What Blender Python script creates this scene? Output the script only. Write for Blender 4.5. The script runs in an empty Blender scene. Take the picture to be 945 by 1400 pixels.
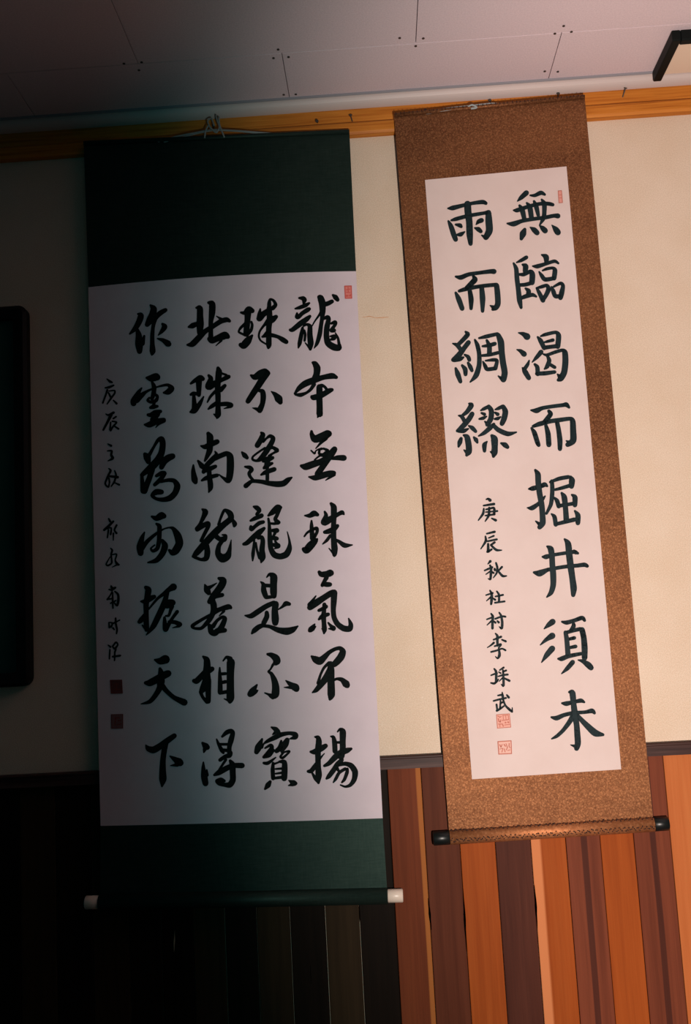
import bpy, bmesh, math, random
from mathutils import Matrix, Vector
random.seed(7)
S = bpy.context.scene
COL = S.collection

# ---------------------------------------------------------------- camera
IW, IH, FPX = 945.0, 1400.0, 1360.5
R = ((0.99778533, 0.03942208, -0.05357552),
     (-0.05835508, 0.1322328, -0.98949945),
     (-0.03192369, 0.99043444, 0.13424043))      # rows: right, down, forward
CAM = Vector((0.0, -2.45, 1.30))
cam_d = bpy.data.cameras.new('camera')
cam_d.sensor_fit = 'VERTICAL'; cam_d.sensor_height = 36.0
cam_d.lens = FPX / IH * 36.0
cam_d.clip_start = 0.05; cam_d.clip_end = 60
cam = bpy.data.objects.new('camera', cam_d); COL.objects.link(cam)
rt, dn, fw = (Vector(r).normalized() for r in R)
cam.matrix_world = Matrix(((rt.x, -dn.x, -fw.x, CAM.x), (rt.y, -dn.y, -fw.y, CAM.y),
                           (rt.z, -dn.z, -fw.z, CAM.z), (0, 0, 0, 1)))
S.camera = cam

# ---------------------------------------------------------------- world, light, exposure
w = bpy.data.worlds.new('world'); S.world = w; w.use_nodes = True
w.node_tree.nodes['Background'].inputs[0].default_value = (0.07, 0.92, 1.10, 1)
w.node_tree.nodes['Background'].inputs[1].default_value = 0.026
ld = bpy.data.lights.new('flash_lamp', 'SPOT')
ld.energy = 262.0; ld.color = (1.0, 0.70, 0.60)
ld.spot_size = math.radians(134); ld.spot_blend = 0.48; ld.shadow_soft_size = 0.035
lamp = bpy.data.objects.new('flash_lamp', ld); COL.objects.link(lamp)
lamp.location = (0.31, -2.25, 1.0)
aim = lamp.location + Vector((math.sin(math.radians(46.5)), math.cos(math.radians(46.5)), .14))
lamp.rotation_euler = (aim - lamp.location).to_track_quat('-Z', 'Y').to_euler()
cd = bpy.data.lights.new('cool_fill', 'SPOT')         # added bluish fill, no source of its own; tints the beam's dim edge
cd.energy = 50.0; cd.color = (0.04, 0.82, 0.86)
cd.spot_size = math.radians(143); cd.spot_blend = 0.40; cd.shadow_soft_size = 0.06
cool = bpy.data.objects.new('cool_fill', cd); COL.objects.link(cool)
cool.location = lamp.location; cool.rotation_euler = lamp.rotation_euler
S.view_settings.view_transform = 'Standard'
S.view_settings.look = 'None'
S.view_settings.exposure = 0.0
S.view_settings.gamma = 1.0
S.view_settings.use_curve_mapping = False

# ---------------------------------------------------------------- helpers
def ray(px, py):
    a, b = (px - IW / 2) / FPX, (py - IH / 2) / FPX
    return rt * a + dn * b + fw
def W(px, py, y=0.0):                 # point of the vertical plane y = const seen at a photo position
    d = ray(px, py); t = (y - CAM.y) / d.y
    return CAM + d * t
def Cp(px, py, z):                    # point of the horizontal plane z = const
    d = ray(px, py); t = (z - CAM.z) / d.z
    return CAM + d * t

def link(name, bm, mat, parent=None, origin=None, smooth=False):
    me = bpy.data.meshes.new(name); 
    o = bpy.data.objects.new(name, me); COL.objects.link(o)
    org = Vector(origin) if origin is not None else Vector((0, 0, 0))
    p = Vector((0, 0, 0)); q = parent
    while q is not None:
        p += q.location; q = q.parent
    bmesh.ops.translate(bm, verts=bm.verts, vec=-(org if parent is None or origin is not None else p))
    if parent is not None:
        o.parent = parent
        o.location = (org - p) if origin is not None else (0, 0, 0)
    else:
        o.location = org
    bm.to_mesh(me); bm.free()
    if smooth:
        for f in me.polygons: f.use_smooth = True
    if mat: me.materials.append(mat)
    return o
def tag(o, label=None, cat=None, group=None, kind=None):
    if label: o['label'] = label
    if cat: o['category'] = cat
    if group: o['group'] = group
    if kind: o['kind'] = kind
    return o
def empty(name, loc):
    o = bpy.data.objects.new(name, None); COL.objects.link(o); o.location = loc
    o.empty_display_size = 0.1
    return o
def box(bm, a, b, bev=0.0, seg=2):
    r = bmesh.ops.create_cube(bm, size=1.0); vs = r['verts']
    for v in vs:
        v.co = Vector([(a[i] + b[i]) / 2 + v.co[i] * (b[i] - a[i]) for i in range(3)])
    if bev:
        es = list({e for v in vs for e in v.link_edges})
        bmesh.ops.bevel(bm, geom=es, offset=bev, segments=seg, profile=0.5, affect='EDGES')
def tube(bm, pts, r, n=10, cap=True):
    pts = [Vector(p) for p in pts]; rs = r if isinstance(r, (list, tuple)) else [r] * len(pts)
    rings = []; ref = None
    for i, p in enumerate(pts):
        t = (pts[min(i + 1, len(pts) - 1)] - pts[max(i - 1, 0)]).normalized()
        if ref is None:
            ref = Vector((0, 0, 1)) if abs(t.z) < .9 else Vector((1, 0, 0))
        u = (ref - t * ref.dot(t)).normalized(); v = t.cross(u); ref = u
        rings.append([bm.verts.new(p + (u * math.cos(2 * math.pi * k / n) + v * math.sin(2 * math.pi * k / n)) * rs[i]) for k in range(n)])
    for a, b in zip(rings, rings[1:]):
        for k in range(n):
            bm.faces.new((a[k], a[(k + 1) % n], b[(k + 1) % n], b[k]))
    if cap:
        bm.faces.new(rings[0][::-1]); bm.faces.new(rings[-1])
def extrude_profile(bm, prof, x0, x1):          # prof: closed list of (y, z), swept along x
    a = [bm.verts.new((x0, y, z)) for y, z in prof]; b = [bm.verts.new((x1, y, z)) for y, z in prof]
    n = len(prof)
    for i in range(n):
        bm.faces.new((a[i], a[(i + 1) % n], b[(i + 1) % n], b[i]))
    bm.faces.new(a[::-1]); bm.faces.new(b)
    bmesh.ops.recalc_face_normals(bm, faces=bm.faces)

# ---------------------------------------------------------------- materials
def mat(name, col, rough=0.6, spec=0.3):
    m = bpy.data.materials.new(name); m.use_nodes = True
    b = m.node_tree.nodes['Principled BSDF']
    b.inputs['Base Color'].default_value = (*col, 1); b.inputs['Roughness'].default_value = rough
    b.inputs['Specular IOR Level'].default_value = spec
    return m, m.node_tree, b
def nd(nt, t, **kw):
    n = nt.nodes.new(t)
    for k, v in kw.items():
        if k in n.inputs: n.inputs[k].default_value = v
        else: setattr(n, k, v)
    return n
def coords(nt, scale=(1, 1, 1), rand=False, kind='Object'):
    tc = nd(nt, 'ShaderNodeTexCoord'); mp = nd(nt, 'ShaderNodeMapping')
    mp.inputs['Scale'].default_value = scale
    nt.links.new(tc.outputs[kind], mp.inputs['Vector'])
    if rand:
        oi = nd(nt, 'ShaderNodeObjectInfo'); mu = nd(nt, 'ShaderNodeVectorMath', operation='SCALE')
        mu.inputs[0].default_value = (37.0, 11.0, 53.0)
        nt.links.new(oi.outputs['Random'], mu.inputs['Scale']); nt.links.new(mu.outputs[0], mp.inputs['Location'])
    return mp.outputs[0]
def ramp(nt, fac, stops):
    r = nd(nt, 'ShaderNodeValToRGB'); e = r.color_ramp.elements
    while len(e) < len(stops): e.new(0.5)
    for el, (p, c) in zip(e, stops):
        el.position = p; el.color = (*c, 1) if len(c) == 3 else c
    nt.links.new(fac, r.inputs[0]); return r.outputs[0]
def noise(nt, vec, scale, detail=3, rough=0.5, dist=0.0):
    n = nd(nt, 'ShaderNodeTexNoise'); n.inputs['Scale'].default_value = scale; n.inputs['Detail'].default_value = detail
    n.inputs['Roughness'].default_value = rough; n.inputs['Distortion'].default_value = dist
    nt.links.new(vec, n.inputs['Vector']); return n.outputs[0]
def bump(nt, b, h, strength, dist=0.001):
    n = nd(nt, 'ShaderNodeBump'); n.inputs['Strength'].default_value = strength; n.inputs['Distance'].default_value = dist
    nt.links.new(h, n.inputs['Height']); nt.links.new(n.outputs[0], b.inputs['Normal'])
def mix(nt, fac, a, bcol, mode='MIX'):
    n = nd(nt, 'ShaderNodeMix', data_type='RGBA', blend_type=mode)
    if isinstance(fac, float): n.inputs[0].default_value = fac
    else: nt.links.new(fac, n.inputs[0])
    for i, c in ((6, a), (7, bcol)):
        if isinstance(c, tuple): n.inputs[i].default_value = (*c, 1)
        else: nt.links.new(c, n.inputs[i])
    return n.outputs[2]

# sand plaster wallpaper: warm beige with fine glinting grains
M_wall, nt, b = mat('sand_plaster', (.8, .6, .45), .8, .25)
v = coords(nt)
n1 = noise(nt, v, 420, 3, .6); n2 = noise(nt, v, 6, 3, .5); n3 = noise(nt, v, 150, 2, .5)
c = ramp(nt, n1, [(.30, (.54, .41, .30)), (.55, (.665, .535, .42)), (.75, (.77, .645, .53))])
c = mix(nt, .16, c, ramp(nt, n2, [(.35, (.56, .41, .28)), (.65, (.75, .65, .56))]))
nt.links.new(c, b.inputs['Base Color'])
nt.links.new(ramp(nt, n3, [(.60, (.85,) * 3), (.72, (.32,) * 3)]), b.inputs['Roughness'])
bump(nt, b, n1, .55, .0012)
# ceiling gypsum board
M_ceil, nt, b = mat('gypsum_board', (.66, .53, .56), .85, .15)
v = coords(nt); n1 = noise(nt, v, 260, 2, .6)
nt.links.new(ramp(nt, n1, [(.3, (.60, .485, .525)), (.7, (.70, .575, .61))]), b.inputs['Base Color']); bump(nt, b, n1, .2, .0006)
M_gap = mat('dark_gap', (.03, .025, .025), .9, .1)[0]
M_cove, nt, b = mat('painted_cove', (.55, .46, .44), .42, .3)
M_black = mat('black_lacquer', (.005, .007, .007), .35, .35)[0]
M_blackm = mat('black_matt_rail', (.004, .006, .006), .55, .12)[0]
M_nail = mat('dark_iron', (.035, .025, .02), .45, .5)[0]
M_beige = mat('beige_panel', (.74, .58, .46), .75, .2)[0]

def wood(name, base, dark, light, rough=.55, spec=.05, ring=9.0, contrast=.6, sap=None, vein=None, k=1.0):
    m, nt, b = mat(name, base, rough, spec)
    v = coords(nt, (1, 1, .035), True); vf = coords(nt, (1, 1, .02), True)
    vb = coords(nt, (1, 1, .16), True)
    warp = noise(nt, vb, 7, 2, .5)
    wv = nd(nt, 'ShaderNodeTexWave', wave_type='BANDS', bands_direction='X'); wv.inputs['Scale'].default_value = ring
    wv.inputs['Distortion'].default_value = 7.0; wv.inputs['Detail'].default_value = 2.0; wv.inputs['Detail Scale'].default_value = 1.2
    nt.links.new(vb, wv.inputs['Vector'])
    fib = noise(nt, vf, 420, 4, .6); med = noise(nt, v, 60, 3, .55)
    col = ramp(nt, med, [(.32, dark), (.5, base), (.70, light)])
    col = mix(nt, contrast * .55, col, ramp(nt, wv.outputs[1], [(.0, dark), (.35, base), (1.0, base)]))
    col = mix(nt, .35, col, ramp(nt, fib, [(.3, dark), (.6, base), (.8, light)]))
    col = mix(nt, .30, col, ramp(nt, warp, [(.35, dark), (.6, base)]))
    if sap or vein:
        tc = nd(nt, 'ShaderNodeTexCoord'); sx = nd(nt, 'ShaderNodeSeparateXYZ'); nt.links.new(tc.outputs['Object'], sx.inputs[0])
        wob = nd(nt, 'ShaderNodeMath', operation='MULTIPLY_ADD'); nt.links.new(warp, wob.inputs[0]); wob.inputs[1].default_value = .012
        nt.links.new(sx.outputs['X'], wob.inputs[2])
        for spec_ in (sap, vein):
            if not spec_: continue
            x0, x1, c2, amt = spec_
            mid, hw = (x0 + x1) / 2 + .006, (x1 - x0) / 2
            ab = nd(nt, 'ShaderNodeMath', operation='SUBTRACT'); nt.links.new(wob.outputs[0], ab.inputs[0]); ab.inputs[1].default_value = mid
            a2 = nd(nt, 'ShaderNodeMath', operation='ABSOLUTE'); nt.links.new(ab.outputs[0], a2.inputs[0])
            mr = nd(nt, 'ShaderNodeMapRange'); mr.inputs['From Min'].default_value = hw; mr.inputs['From Max'].default_value = hw * .75
            mr.inputs['To Max'].default_value = amt
            nt.links.new(a2.outputs[0], mr.inputs[0]); col = mix(nt, mr.outputs[0], col, c2)
    nt.links.new(col, b.inputs['Base Color']); bump(nt, b, fib, .25, .0006)
    return m
sc = lambda c, k: tuple(x * k for x in c)
ORG, ORD, ORL = (.30, .066, .012), (.20, .038, .007), (.36, .092, .020)
M_org = wood('cedar_orange', ORG, ORD, ORL, contrast=.5)
M_org2 = wood('cedar_pale_left', ORG, ORD, ORL, contrast=.4, sap=(-.060, -.018, (.55, .20, .08), .85))
M_lite = wood('cedar_pale', (.44, .13, .040), (.34, .09, .023), (.50, .17, .055), contrast=.4)
M_dark = wood('cedar_heartwood', (.072, .022, .014), (.035, .011, .008), (.105, .034, .022), contrast=.8)
M_dark2 = wood('cedar_heartwood_veined', (.155, .040, .020), (.085, .022, .012), (.22, .060, .028), contrast=.8, vein=(-.006, .010, (.035, .012, .01), .75))
M_red = wood('cedar_red', (.150, .035, .014), (.095, .022, .009), (.20, .050, .018), contrast=.4, sap=(.026, .050, (.36, .12, .03), .8))
M_mar = wood('cedar_maroon', (.095, .026, .013), (.058, .015, .008), (.13, .036, .018), contrast=.5)
M_left_dk = wood('plank_darkest', (.011, .006, .004), (.005, .003, .002), (.018, .010, .006), contrast=.8)  # much darker plank tones, used for the left section
M_left_br = wood('plank_dark_brown', (.036, .020, .010), (.020, .011, .006), (.055, .030, .015), contrast=.8)
M_chip = mat('bare_wood_chip', (.75, .50, .36), .7, .2)[0]
def hwood(name, base, dark, light, rough=.5, spec=.15):
    m, nt, b = mat(name, base, rough, spec); v = coords(nt, (.03, 1, 1))
    n = noise(nt, v, 160, 4, .6, .2); nt.links.new(ramp(nt, n, [(.3, dark), (.5, base), (.72, light)]), b.inputs['Base Color'])
    bump(nt, b, n, .2, .0006); return m
M_trim = hwood('varnished_rail', (.50, .165, .022), (.36, .10, .012), (.60, .22, .035))
M_rail = hwood('dark_rail', (.045, .020, .017), (.025, .011, .010), (.075, .038, .032))
M_railtop = hwood('dusty_rail_front', (.085, .045, .038), (.06, .03, .026), (.11, .06, .05))

# paper, ink, seals, silks
def paper(name, base, lo):
    m, nt, b = mat(name, base, .8, .15); v = coords(nt)
    n = noise(nt, v, 9, 4, .6); f = noise(nt, v, 300, 3, .6)
    c = ramp(nt, n, [(.3, lo), (.7, base)]); c = mix(nt, .15, c, ramp(nt, f, [(.35, lo), (.7, base)]))
    nt.links.new(c, b.inputs['Base Color']); bump(nt, b, f, .12, .0004); return m
M_pap_l = paper('xuan_paper', (.66, .55, .60), (.60, .495, .545))
M_pap_r = paper('xuan_paper_warm', (.63, .525, .505), (.585, .475, .45))
M_ink, nt, b = mat('brush_ink', (.003, .006, .006), .6, .06)
M_ink2, nt, b = mat('brush_ink_pale', (.010, .021, .025), .6, .10)
M_seal = mat('cinnabar_seal', (.55, .10, .085), .7, .2)[0]
M_seal2 = mat('cinnabar_outline', (.44, .15, .11), .7, .2)[0]
M_seal_dk = mat('cinnabar_dark', (.20, .035, .03), .7, .1)[0]
M_seal_in = mat('cinnabar_wash', (.66, .34, .28), .75, .15)[0]
M_silk_g, nt, b = mat('dark_green_silk', (.035, .06, .052), .55, .10); b.inputs['Metallic'].default_value = .6
v = coords(nt); n = noise(nt, coords(nt, (1, 1, .12)), 260, 3, .6); n2 = noise(nt, coords(nt, (.12, 1, 1)), 260, 3, .6); n3 = noise(nt, v, 3.5, 3, .5)
c = ramp(nt, n3, [(.35, (.016, .031, .026)), (.7, (.026, .044, .036))])
c = mix(nt, .3, c, ramp(nt, n, [(.35, (.012, .024, .020)), (.7, (.032, .050, .042))]))
c = mix(nt, .3, c, ramp(nt, n2, [(.35, (.012, .024, .020)), (.7, (.032, .050, .042))]))
nt.links.new(c, b.inputs['Base Color']); bump(nt, b, n, .2, .0005)
def brocade(name, g, base, speck, lo, hi=.62, bandcol=None):
    m, nt, b = mat(name, base, .60, .10); b.inputs['Metallic'].default_value = .62
    v = coords(nt)
    vo = nd(nt, 'ShaderNodeTexVoronoi', feature='F1'); vo.inputs['Scale'].default_value = g; nt.links.new(v, vo.inputs['Vector'])
    n = noise(nt, v, g * 1.6, 2, .5, 1.2); big = noise(nt, coords(nt, (.25, 1, 1)), 7, 3, .5)
    c = ramp(nt, n, [(.36, lo), (.50, base), (hi, speck)])
    c = mix(nt, .55, c, ramp(nt, vo.outputs['Distance'], [(.10, speck), (.32, base), (.55, lo)]))
    c = mix(nt, .35, c, ramp(nt, big, [(.35, lo), (.6, base)]))
    nt.links.new(c, b.inputs['Base Color']); bump(nt, b, n, .5, .0008); return m
M_broc = brocade('gold_brocade', 185, (.245, .100, .042), (.46, .215, .10), (.100, .038, .017))
M_broc2 = brocade('gold_brocade_roller', 120, (.46, .18, .075), (.62, .29, .14), (.28, .10, .04))
M_brdk = mat('brocade_dark_thread', (.035, .016, .012), .7, .2)[0]
M_bone, nt, b = mat('cream_roller_knob', (.78, .62, .52), .35, .45)
M_cord = mat('grey_silk_cord', (.24, .25, .24), .8, .2)[0]
M_cordb = mat('blue_grey_cord', (.32, .36, .36), .8, .2)[0]

# ---------------------------------------------------------------- room shell
TW, TL = .012, .024                       # how far the picture rail's board and lip stand off the wall
z_lip0 = W(700, 167.4, -TL).z
z_lip1 = W(700, 149.5, -TL).z
z_trim1 = W(700, 133.2, -TW).z
COVE = .042
H = W(700, 112.5, -COVE).z                # ceiling height
z_rail1 = W(560, 1031.5, -.004).z
z_rail0 = W(560, 1051, -.026).z
X0, X1 = -2.6, 2.6
bm = bmesh.new(); box(bm, (X0, 0, 0), (X1, .10, H + .1))
wall = tag(link('wall_back', bm, M_wall), kind='structure')
bm = bmesh.new(); box(bm, (X0, -4.2, -.05), (X1, .10, 0))
M_floor, ntf, bf = mat('floor_boards', (.10, .05, .03), .5, .3)
ntf.links.new(ramp(ntf, noise(ntf, coords(ntf, (.05, 1, 1)), 60, 4), [(.3, (.06, .03, .02)), (.7, (.14, .07, .04))]), bf.inputs['Base Color'])
tag(link('floor', bm, M_floor), kind='structure')
# cove moulding
bm = bmesh.new()
zc = z_trim1 - .001
arc = [(-COVE + .004, H)]
arc = []
for k in range(9):
    a = math.pi / 2 * k / 8
    arc.append((-COVE * math.cos(a) * .72 - .010 if k < 8 else -.010, H - .006 - (H - .006 - zc) * math.sin(a)))
prof = [(0.0, H)] + [(-COVE, H), (-COVE, H - .006)] + arc[0:] + [(0.0, zc)]
extrude_profile(bm, prof, X0, X1)
tag(link('trim_1', bm, M_cove), kind='structure')
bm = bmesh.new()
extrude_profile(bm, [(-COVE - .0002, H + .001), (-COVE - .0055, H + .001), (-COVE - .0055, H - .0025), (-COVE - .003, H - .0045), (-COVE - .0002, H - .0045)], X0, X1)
tag(link('trim_4', bm, mat('groove_shadow_grey', (.26, .25, .28), .3, .5)[0]), kind='structure')  # strip coloured grey to stand as the groove's shadow line above the cove
# picture rail: flat board with a rounded lip under it
bm = bmesh.new()
lp = [(0, z_trim1), (-TW, z_trim1), (-TW, z_lip1 + .002)]
for k in range(7):
    a = math.pi / 2 * k / 6
    lp.append((-TW - (TL - TW) * math.sin(a), z_lip1 - .010 + .010 * math.cos(a)))
lp += [(-TL, z_lip0 + .006), (-TL + .004, z_lip0), (0, z_lip0)]
extrude_profile(bm, lp, X0, X1)
trim = tag(link('trim_2', bm, M_trim), kind='structure')
# nails in the picture rail, tilted upwards
for (hx, hy, tx, ty) in [(855.5, 120.5, 851, 134), (763.5, 128, 762.5, 136), (670, 137.5, 672, 147), (581.5, 150.5, 582, 156), (479.5, 157.5, 482, 167), (433.5, 165.5, 434.5, 168)]:
    hd, tp = W(hx, hy, -TW - .012), W(tx, ty, -TW + .002)
    bm = bmesh.new(); tube(bm, [tp, hd], .0016, 8)
    d = (hd - tp).normalized(); tube(bm, [hd - d * .0012, hd + d * .0012], .0042, 10)
    link('nail', bm, M_nail, trim)
# ceiling boards with staggered joints, on a dark backing
yc = -COVE + .002
d1 = Cp(568, 59.5, H).y                   # the long seam
bw_pts = (Cp(390, 100, H).x, Cp(761, 70, H).x, Cp(570.5, 20, H).x)
xa, xb, xm = bw_pts
BWD = xb - xa; ROW = abs(d1 - 0.0)
bm = bmesh.new(); box(bm, (X0, -4.2, H + .012), (X1, .10, H + .03))
ceil = tag(link('ceiling', bm, M_gap), kind='structure')
G = .0008
rowd = yc - d1
edges = [0.02, d1, d1 - BWD / 2, d1 - BWD, d1 - BWD * 1.5, d1 - BWD * 2, -4.2]
for ri in range(len(edges) - 1):
    y1, y0 = edges[ri], edges[ri + 1]
    off = xa if ri % 2 == 0 else xm
    k0 = -6
    for k in range(-6, 7):
        a, b2 = off + k * BWD, off + (k + 1) * BWD
        a, b2 = max(a, X0), min(b2, X1)
        if b2 - a < .02: continue
        bm = bmesh.new(); box(bm, (a + G, y0 + G, H), (b2 - G, y1 - G, H + .012), .0006, 1)
        bo = link('ceiling_board', bm, M_ceil, ceil, origin=((a + b2) / 2, (y0 + y1) / 2, H))
        bo['_r'] = 1; del bo['_r']
        if ri == 0 and abs(a - xa) < .01: B_a = bo
        if ri == 0 and abs(a - xb) < .01: B_b = bo
        if ri == 1 and abs(a - xm) < .01: B_m = bo
        if ri == 1 and abs(b2 - xm) < .01: B_n = bo
for px, py, par in [(380.4, 67.7, 'n'), (374, 79.5, 'a'), (394.6, 78, 'a'), (388, 129.5, 'a'), (404.5, 129, 'a'),
                (546.6, 52, 'n'), (568.5, 63, 'a'), (578.9, 52.5, 'm'), (770.9, 35.5, 'm'), (758.8, 46, 'b'), (781.5, 43.5, 'b'),
                (745, 97.5, 'b'), (762.9, 98, 'b'), (169.5, 87, 'n'), (193.7, 85.2, 'n'), (190, 96, 'a')]:
    p = Cp(px, py, H - .0008)
    bm = bmesh.new(); bmesh.ops.create_cone(bm, cap_ends=True, segments=10, radius1=.0034, radius2=.0030, depth=.0016)
    bmesh.ops.translate(bm, verts=bm.verts, vec=p)
    link('screw_head', bm, M_nail, {'n': B_n, 'a': B_a, 'b': B_b, 'm': B_m}[par])

# wainscot of cedar planks
def plank(x0, x1, yf, m, z0=.0, z1=None):
    z1 = z1 or z_rail0 + .004
    bm = bmesh.new(); box(bm, (x0 + .0006, yf, z0), (x1 - .0006, .0, z1), .0016, 2)
    return link('plank', bm, m, wall, origin=((x0 + x1) / 2, 0, (z0 + z1) / 2))
PY = -.014
ed = [(176, 1300), (220, 1300), (264, 1300), (308, 1300), (352, 1300), (398, 1300), (447, 1300), (494, 1300), (543.6, 1300), (590.7, 1300), (638.6, 1300),
      (687.7, 1300), (736.9, 1300), (785.7, 1300), (833.7, 1300), (880.5, 1300), (931.5, 1300)]
xs = [W(a, b2, PY).x for a, b2 in ed]
mats = [M_left_dk, M_left_dk, M_left_br, M_left_dk, M_left_br, M_left_dk, M_left_br, M_left_dk, M_red, M_mar, M_org, M_dark, M_org2, M_dark2, M_org, M_dark2]
planks = []
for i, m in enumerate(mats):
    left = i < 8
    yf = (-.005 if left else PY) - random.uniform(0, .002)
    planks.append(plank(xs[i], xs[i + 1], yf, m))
pw = .0865
x = xs[-1]; k = 0
while x < X1 - .01:
    plank(x, min(x + pw * 1.05, X1), PY - random.uniform(0, .002), (M_lite, M_dark, M_org, M_mar, M_org, M_dark2)[k % 6]); x += pw * 1.05; k += 1
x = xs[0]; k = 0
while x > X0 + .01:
    plank(max(x - pw, X0), x, -.005 - random.uniform(0, .002), (M_left_br, M_left_dk)[k % 2]); x -= pw; k += 1
# knots and bark pockets on plank edges, pale chips on the darker left side
def sliver(px0, py0, px1, py1, wpx, y, m, name, par):
    a, b2 = W(px0, py0, y), W(px1, py1, y); r = wpx * .00045
    bm = bmesh.new(); n = 7; c = []
    for s in (-1, 1):
        for q in range(n):
            t = q / (n - 1) if s < 0 else 1 - q / (n - 1)
            ww = r * math.sin(math.pi * min(max(t, .04), .96)) * (1 + .25 * math.sin(q * 2.3))
            c.append(bm.verts.new(a.lerp(b2, t) + Vector((s * ww, 0, 0))))
    f = bm.faces.new(c)
    bmesh.ops.solidify(bm, geom=[f], thickness=.0006)
    bmesh.ops.recalc_face_normals(bm, faces=bm.faces)
    link(name, bm, m, par)
sliver(585.5, 1228, 590, 1272, 5, PY - .0028, M_gap, 'bark_pocket', planks[9])
sliver(633.3, 1215, 638, 1300, 5, PY - .0028, M_gap, 'bark_pocket', planks[9])
sliver(731, 1210, 735, 1270, 5, PY - .0028, M_gap, 'bark_pocket', planks[11])
sliver(634.5, 1244, 636, 1256, 5, PY - .0034, M_org, 'knot', planks[10])
sliver(239, 1272, 238, 1302, 3.2, -.0078, M_chip, 'bare_wood_streak', planks[1])
sliver(491.5, 1236, 492.5, 1262, 1.8, -.0078, M_chip, 'bare_wood_streak', planks[6])
sliver(424.5, 1318, 425.5, 1345, 1.4, -.0078, M_chip, 'bare_wood_streak', planks[5])
# cap rail on the wainscot
bm = bmesh.new(); zr = z_rail1 - .006
extrude_profile(bm, [(0, z_rail1), (-.019, z_rail1), (-.024, z_rail1 - .003), (-.024, zr), (-.021, zr - .002), (-.021, z_rail0), (0, z_rail0)], X0, X1)
tag(link('trim_3', bm, M_rail), kind='structure')
bm = bmesh.new(); box(bm, (X0, -.026, 0), (X1, -.0165, .09), .002)
tag(link('baseboard_back', bm, M_rail), kind='structure')
# fine tear in the wallpaper
bm = bmesh.new(); pts = [(496, 433.5), (506, 432.5), (514, 434.5), (524, 434), (532, 433.5)]
tube(bm, [W(a, b2, -.0003) for a, b2 in pts], [.0003, .0006, .0004, .0007, .0003], 6)
link('tear', bm, M_trim, wall)

# ---------------------------------------------------------------- scroll building blocks
def catmull(pts, n=5):
    if len(pts) < 3: 
        (x0, y0, w0), (x1, y1, w1) = pts
        return [(x0 + (x1 - x0) * t / n, y0 + (y1 - y0) * t / n, w0 + (w1 - w0) * t / n) for t in range(n + 1)]
    P = [pts[0]] + list(pts) + [pts[-1]]; out = []
    for i in range(1, len(P) - 2):
        a, b2, c2, d = P[i - 1], P[i], P[i + 1], P[i + 2]
        for k in range(n):
            t = k / n; o = []
            for q in range(3):
                m1, m2 = (c2[q] - a[q]) * .4, (d[q] - b2[q]) * .4
                if q == 2: m1, m2 = m1 * .6, m2 * .6
                o.append((2 * t**3 - 3 * t * t + 1) * b2[q] + (t**3 - 2 * t * t + t) * m1 + (-2 * t**3 + 3 * t * t) * c2[q] + (t**3 - t * t) * m2)
            out.append(tuple(o))
    out.append(pts[-1]); return out
def glyph_bm(x0, y0, size, strokes, place, grow=7.0, wk=1.0):
    bm = bmesh.new(); s = size / 945.0
    def V(x, y): return bm.verts.new(place(x0 + x * s, y0 + y * s))
    for st in strokes.split(';'):
        pts = [tuple(float(q) for q in p.split(',')) for p in st.split()]
        if len(pts) == 1: pts = [pts[0], (pts[0][0] + .5, pts[0][1], pts[0][2])]
        if len(pts) < 2: continue
        cv = catmull(pts); L = []; Rr = []
        for i, (x, y, ww) in enumerate(cv):
            ax, ay, _ = cv[max(i - 1, 0)]; bx, by, _ = cv[min(i + 1, len(cv) - 1)]
            dx, dy = bx - ax, by - ay; l = math.hypot(dx, dy) or 1
            r = max(ww * wk + grow, 3) / 2; nx, ny = -dy / l * r, dx / l * r
            L.append(V(x + nx, y + ny)); Rr.append(V(x - nx, y - ny))
        for i in range(len(cv) - 1):
            bm.faces.new((L[i], L[i + 1], Rr[i + 1], Rr[i]))
        for i in range(0, len(cv)):
            x, y, ww = cv[i]
            if i % 2 and 0 < i < len(cv) - 1: continue
            r = max(ww * wk + grow, 3) / 2
            r *= .97
            bm.faces.new([V(x + r * math.cos(2 * math.pi * k / 10), y + r * math.sin(2 * math.pi * k / 10)) for k in range(10)])
    for f in bm.faces:
        f.normal_update()
        if f.normal.y > 0: f.normal_flip()
    return bm
def bil(q, u, v):                      # q = TL, TR, BR, BL in photo positions
    tl, tr, br, bl = q
    return tuple((tl[i] * (1 - u) + tr[i] * u) * (1 - v) + (bl[i] * (1 - u) + br[i] * u) * v for i in (0, 1))
def sheet(q, depth, thick, nu=16, nv=24, bow_top=0.0, bow_bot=0.0, hole=None):
    bm = bmesh.new(); g = []
    for j in range(nv + 1):
        row = []
        for i in range(nu + 1):
            u, v_ = i / nu, j / nv; x, y = bil(q, u, v_)
            y += 4 * u * (1 - u) * (bow_top * (1 - v_) + bow_bot * v_)
            row.append(bm.verts.new(depth(x, y)))
        g.append(row)
    fs = []
    for j in range(nv):
        for i in range(nu):
            fs.append(bm.faces.new((g[j][i], g[j + 1][i], g[j + 1][i + 1], g[j][i + 1])))
    bmesh.ops.recalc_face_normals(bm, faces=bm.faces)
    if fs[0].normal.y > 0:
        for f in bm.faces: f.normal_flip()
    top = set(bm.verts)
    r = bmesh.ops.extrude_face_region(bm, geom=list(bm.faces))
    for v2 in (e for e in r['geom'] if isinstance(e, bmesh.types.BMVert)): v2.co.y -= thick
    bmesh.ops.recalc_face_normals(bm, faces=bm.faces)
    return bm
def make_depth(y_top, y_bot, py_top, py_bot, amp, seed):
    def base(px, py):
        t = (py - py_top) / (py_bot - py_top)
        return y_top + (y_bot - y_top) * t + amp * math.sin(px * .021 + seed) * math.cos(py * .006 + seed * 2) + amp * .5 * math.sin(py * .013 + px * .006)
    def at(off):
        def f(px, py): return W(px, py, base(px, py) - off)
        return f
    return at

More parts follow.
